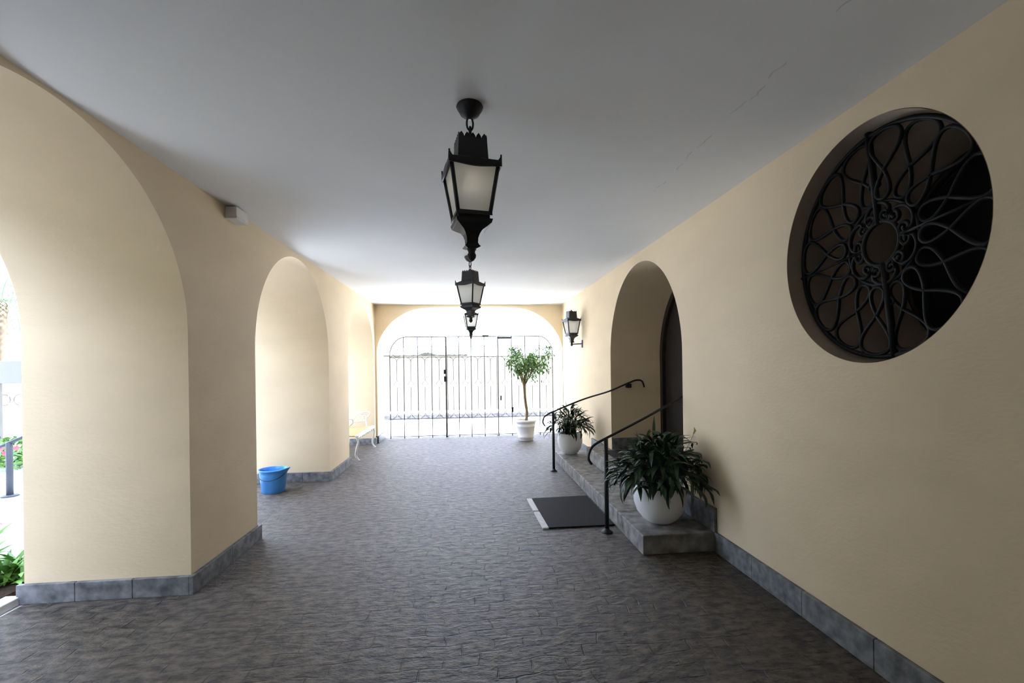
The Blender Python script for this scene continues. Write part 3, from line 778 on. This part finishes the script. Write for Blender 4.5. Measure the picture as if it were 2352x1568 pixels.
# ------------------------------------------------------------------ street beyond the gate
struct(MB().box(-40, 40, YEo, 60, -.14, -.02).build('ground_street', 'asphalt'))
struct(MB().box(-40, 40, 14.6, 16.0, -.02, .13).build('kerb_street', 'kerb'))
mb = MB().box(-14, 14, 15.0, 16.0, .13, .14); struct(mb.build('sidewalk_street', 'paving'))
struct(MB().box(-14, 14, 15.9, 16.1, .14, 2.03).build('wall_street', 'street_wall'))
rnd = random.Random(11); mb = MB(); n = 90
vs = []; fs = []
for i in range(n+1):
    x = -6+5.95*i/n; h = .035+.03*rnd.random()+(.10*max(0, 1-((x+1.45)/.3)**2) if abs(x+1.45) < .3 else 0)
    vs += [(x, 15.86, 2.03), (x, 15.86, 2.03+h*.8), (x, 16.0, 2.03+h), (x, 16.14, 2.03+h*.8), (x, 16.14, 2.03)]
for i in range(n):
    for j in range(4): fs.append((5*i+j, 5*i+5+j, 5*i+6+j, 5*i+1+j))
    fs.append((5*i+4, 5*i+9, 5*i+5, 5*i))
fs += [(0, 1, 2, 3, 4), (5*n+4, 5*n+3, 5*n+2, 5*n+1, 5*n)]
mb.add(vs, fs)
tag(mb.build('wall_coping', 'coping'), 'dark weathered coping along top of wall across the street', 'coping')
tag(MB().tube([(-.21, 16.6, 0), (-.21, 16.6, 3.35)], .03, 8).build('street_pole', 'fence_white'), 'thin pole rising behind the wall across the street', 'pole')

# ------------------------------------------------------------------ garden outside the left arches
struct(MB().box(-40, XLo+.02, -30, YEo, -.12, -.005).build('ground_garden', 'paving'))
def leaf_mass(mb, rnd, x0, x1, y0, y1, z0, z1, n, L0, L1, w):
    for i in range(n):
        p = Vector((rnd.uniform(x0, x1), rnd.uniform(y0, y1), rnd.uniform(z0, z1)))
        d = Vector((rnd.gauss(0, 1), rnd.gauss(0, 1), rnd.gauss(.4, .7))).normalized(); L_ = rnd.uniform(L0, L1)
        blade(mb, [p, p+d*L_*.4, p+d*L_*.75, p+d*L_], [.002, w, w*.8, .001], Vector((rnd.gauss(0, 1), rnd.gauss(0, 1), 1)).normalized())
rnd = random.Random(21)
hd = thing('hedge', 'green hedge dotted with red flowers along the garden path', 'hedge', (-7.4, 8.2, 0))
mb = MB(); leaf_mass(mb, rnd, -.9, 1.0, -.45, .45, .08, .50, 1500, .07, .13, .026); mb.build('foliage', 'hedge', hd)
mb = MB()
for i in range(26):
    p = Vector((rnd.uniform(-.9, 1.0), rnd.uniform(-.5, -.2), rnd.uniform(.2, .5)))
    for k in range(5):
        a = 2*pi*k/5; blade(mb, [p, p+Vector((cos(a)*.03, -.01, sin(a)*.03)), p+Vector((cos(a)*.05, 0, sin(a)*.05))], [.004, .018, .003], Vector((0, -1, 0)))
mb.build('flowers', 'flower', hd)
mb = MB(); mb.box(-.95, 1.05, -.62, -.5, 0, .09, .01); mb.box(-.95, 1.05, -.5, .5, 0, .07); mb.build('kerb', 'kerb_white', hd)
# flower bed just outside the nearest arch
bd = thing('flower_bed', 'white-kerbed flower bed just outside the nearest left arch', 'flower bed', (-3.65, 2.6, 0))
mb = MB(); mb.box(.41, .52, -3.2, .88, -.005, .055, .008); mb.box(-.50, -.43, -3.2, 1.6, -.005, .055, .008); mb.build('kerb', 'kerb_white', bd)
MB().box(-.43, .40, -3.2, 1.6, -.005, .052).build('soil', 'soil', bd)
for (x, y, hgt, nlv, lab, fl) in ((-3.42, 3.75, .34, 70, 'leafy yellow-green plant in flower bed against the nearest pillar', 0), (-3.95, 3.95, .42, 45, 'pink-flowered plant in the flower bed beyond the leafy one', 1)):
    pl = thing('bedding_plant', lab, 'plant', (x, y, .056))
    mb = MB()
    for i in range(nlv):
        a = rnd.uniform(0, 2*pi); e = rnd.uniform(.3, 1.4); L_ = rnd.uniform(.12, hgt); p = Vector((rnd.gauss(0, .05), rnd.gauss(0, .05), 0)); q = [p.copy()]
        for j in range(6):
            d = Vector((cos(a)*cos(e), sin(a)*cos(e), sin(e))); p = p+d*L_/6; q.append(p.copy()); e -= .16
            p.z = max(p.z, .012); p.x = min(p.x, .40 if x < -3.7 else .25)
        blade(mb, q, [.003, .012, .018, .018, .015, .010, .001], Vector((-sin(a), cos(a), .3)).cross(Vector((cos(a), sin(a), 0))))
    mb.build('foliage', 'hedge', pl)
    if fl:
        mb = MB(); stalks = MB()
        for i in range(9):
            p = Vector((rnd.gauss(0, .13), rnd.gauss(0, .1), rnd.uniform(.24, .42)))
            stalks.tube(smooth_curve([(p.x*.2, p.y*.2, 0), (p.x*.6, p.y*.6, p.z*.6), p], 4), .003, 5)
            for k in range(5):
                a = 2*pi*k/5; blade(mb, [p, p+Vector((cos(a)*.02, sin(a)*.02, .012)), p+Vector((cos(a)*.04, sin(a)*.04, .006))], [.003, .014, .003], Vector((0, 0, 1)))
        mb.build('flowers', 'flower', pl); stalks.build('flower_stalks', 'hedge', pl)
struct(MB().box(-7.2, -6.9, -26, 5.9, -.005, 5.5).build('wall_garden_blocker', 'blocker_green'))  # added out of view to block low sky light through the nearer arches
struct(MB().box(-8.2, XLo-.001, 10.1, 10.6, -.005, 3.2).build('wall_far_garden_blocker', 'stucco_out'))  # unseen wall added to cut sunlight reaching the farther arches
# garden rail
t = thing('garden_handrail', 'dark grey garden handrail post outside the nearest left arch', 'handrail', (-6.03, 6.55, 0))
MB().tube([(0, 0, 0), (0, 0, .70)], .036, 12).build('post', 'rail_grey', t)
MB().lathe([(.09, 0), (.09, .01), (.05, .02)], 20).build('foot_flange', 'rail_grey', t)
MB().tube([(-.9, 0, .30), (0, 0, .70), (.9, 0, 1.08)], .022, 8).build('rail', 'rail_grey', t)
# portico
t = thing('portico', 'low cream garden portico of beam and column beyond the flower hedge', 'portico', (-9.3, 9.9, 0))
MB().box(-2.5, .95, -.15, .15, 1.42, 1.86, .01).build('beam', 'portico', t)
MB().box(-.55, -.05, -.14, .14, 0, 1.42, .01).build('column', 'portico', t)
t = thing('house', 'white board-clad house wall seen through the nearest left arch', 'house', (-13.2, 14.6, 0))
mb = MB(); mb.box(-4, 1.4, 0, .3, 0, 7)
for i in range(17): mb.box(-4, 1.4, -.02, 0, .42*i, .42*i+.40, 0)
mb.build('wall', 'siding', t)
t = thing('white_fence', 'white ornamental metal fence with scrolls behind the garden portico', 'fence', (-10.6, 12.0, 0))
mb = MB(); mb.tube([(-2, 0, 1.15), (1.2, 0, 1.15)], .02, 8); mb.tube([(-2, 0, .1), (1.2, 0, .1)], .02, 8)
mb.build('rails', 'fence_white', t)
for i in range(13): MB().tube([(-2+.26*i, 0, 0), (-2+.26*i, 0, 1.3)], .012, 6).build('picket', 'fence_white', t)
mb = MB()
for i in range(9): mb.tube([(-1.9+.34*i+.13*cos(2*pi*j/24), 0, .98+.13*sin(2*pi*j/24)) for j in range(24)], .009, 6, True)
mb.build('scrolls', 'iron', t)
# palm
t = thing('palm_tree', 'feathery green palm in front of the white house', 'palm tree', (-11.55, 12.4, 0))
tk = smooth_curve([(0, 0, 0), (.03, 0, 1.2), (.02, 0, 2.4), (.0, 0, 3.4)], 6)
MB().tube(tk, [.15-.04*i/(len(tk)-1) for i in range(len(tk))], 12).build('trunk', 'palm_bark', t)
rnd = random.Random(4); fm = MB()
for k in range(18):
    a = 2*pi*k/18+rnd.uniform(-.1, .1); e = radians(rnd.uniform(10, 75)); p = Vector((0, 0, 3.4)); q = [p.copy()]
    for j in range(14):
        d = Vector((cos(a)*cos(e), sin(a)*cos(e), sin(e))); p = p+d*.12; q.append(p.copy()); e -= .14
    fm.tube(q, .008, 5)
    for j in range(2, 15):
        for s_ in (-1, 1):
            sd = Vector((-sin(a), cos(a), 0))*s_; b0 = q[j]; d = (sd*.9+(q[min(j+1, 14)]-q[j-1]).normalized()*.5+Vector((0, 0, -.35))).normalized(); L_ = .38*(1-abs(j-7)/12)
            blade(fm, [b0, b0+d*L_*.5, b0+d*L_+Vector((0, 0, -.05))], [.006, .016, .001], Vector((0, 0, 1)))
fm.build('fronds', 'palm', t)
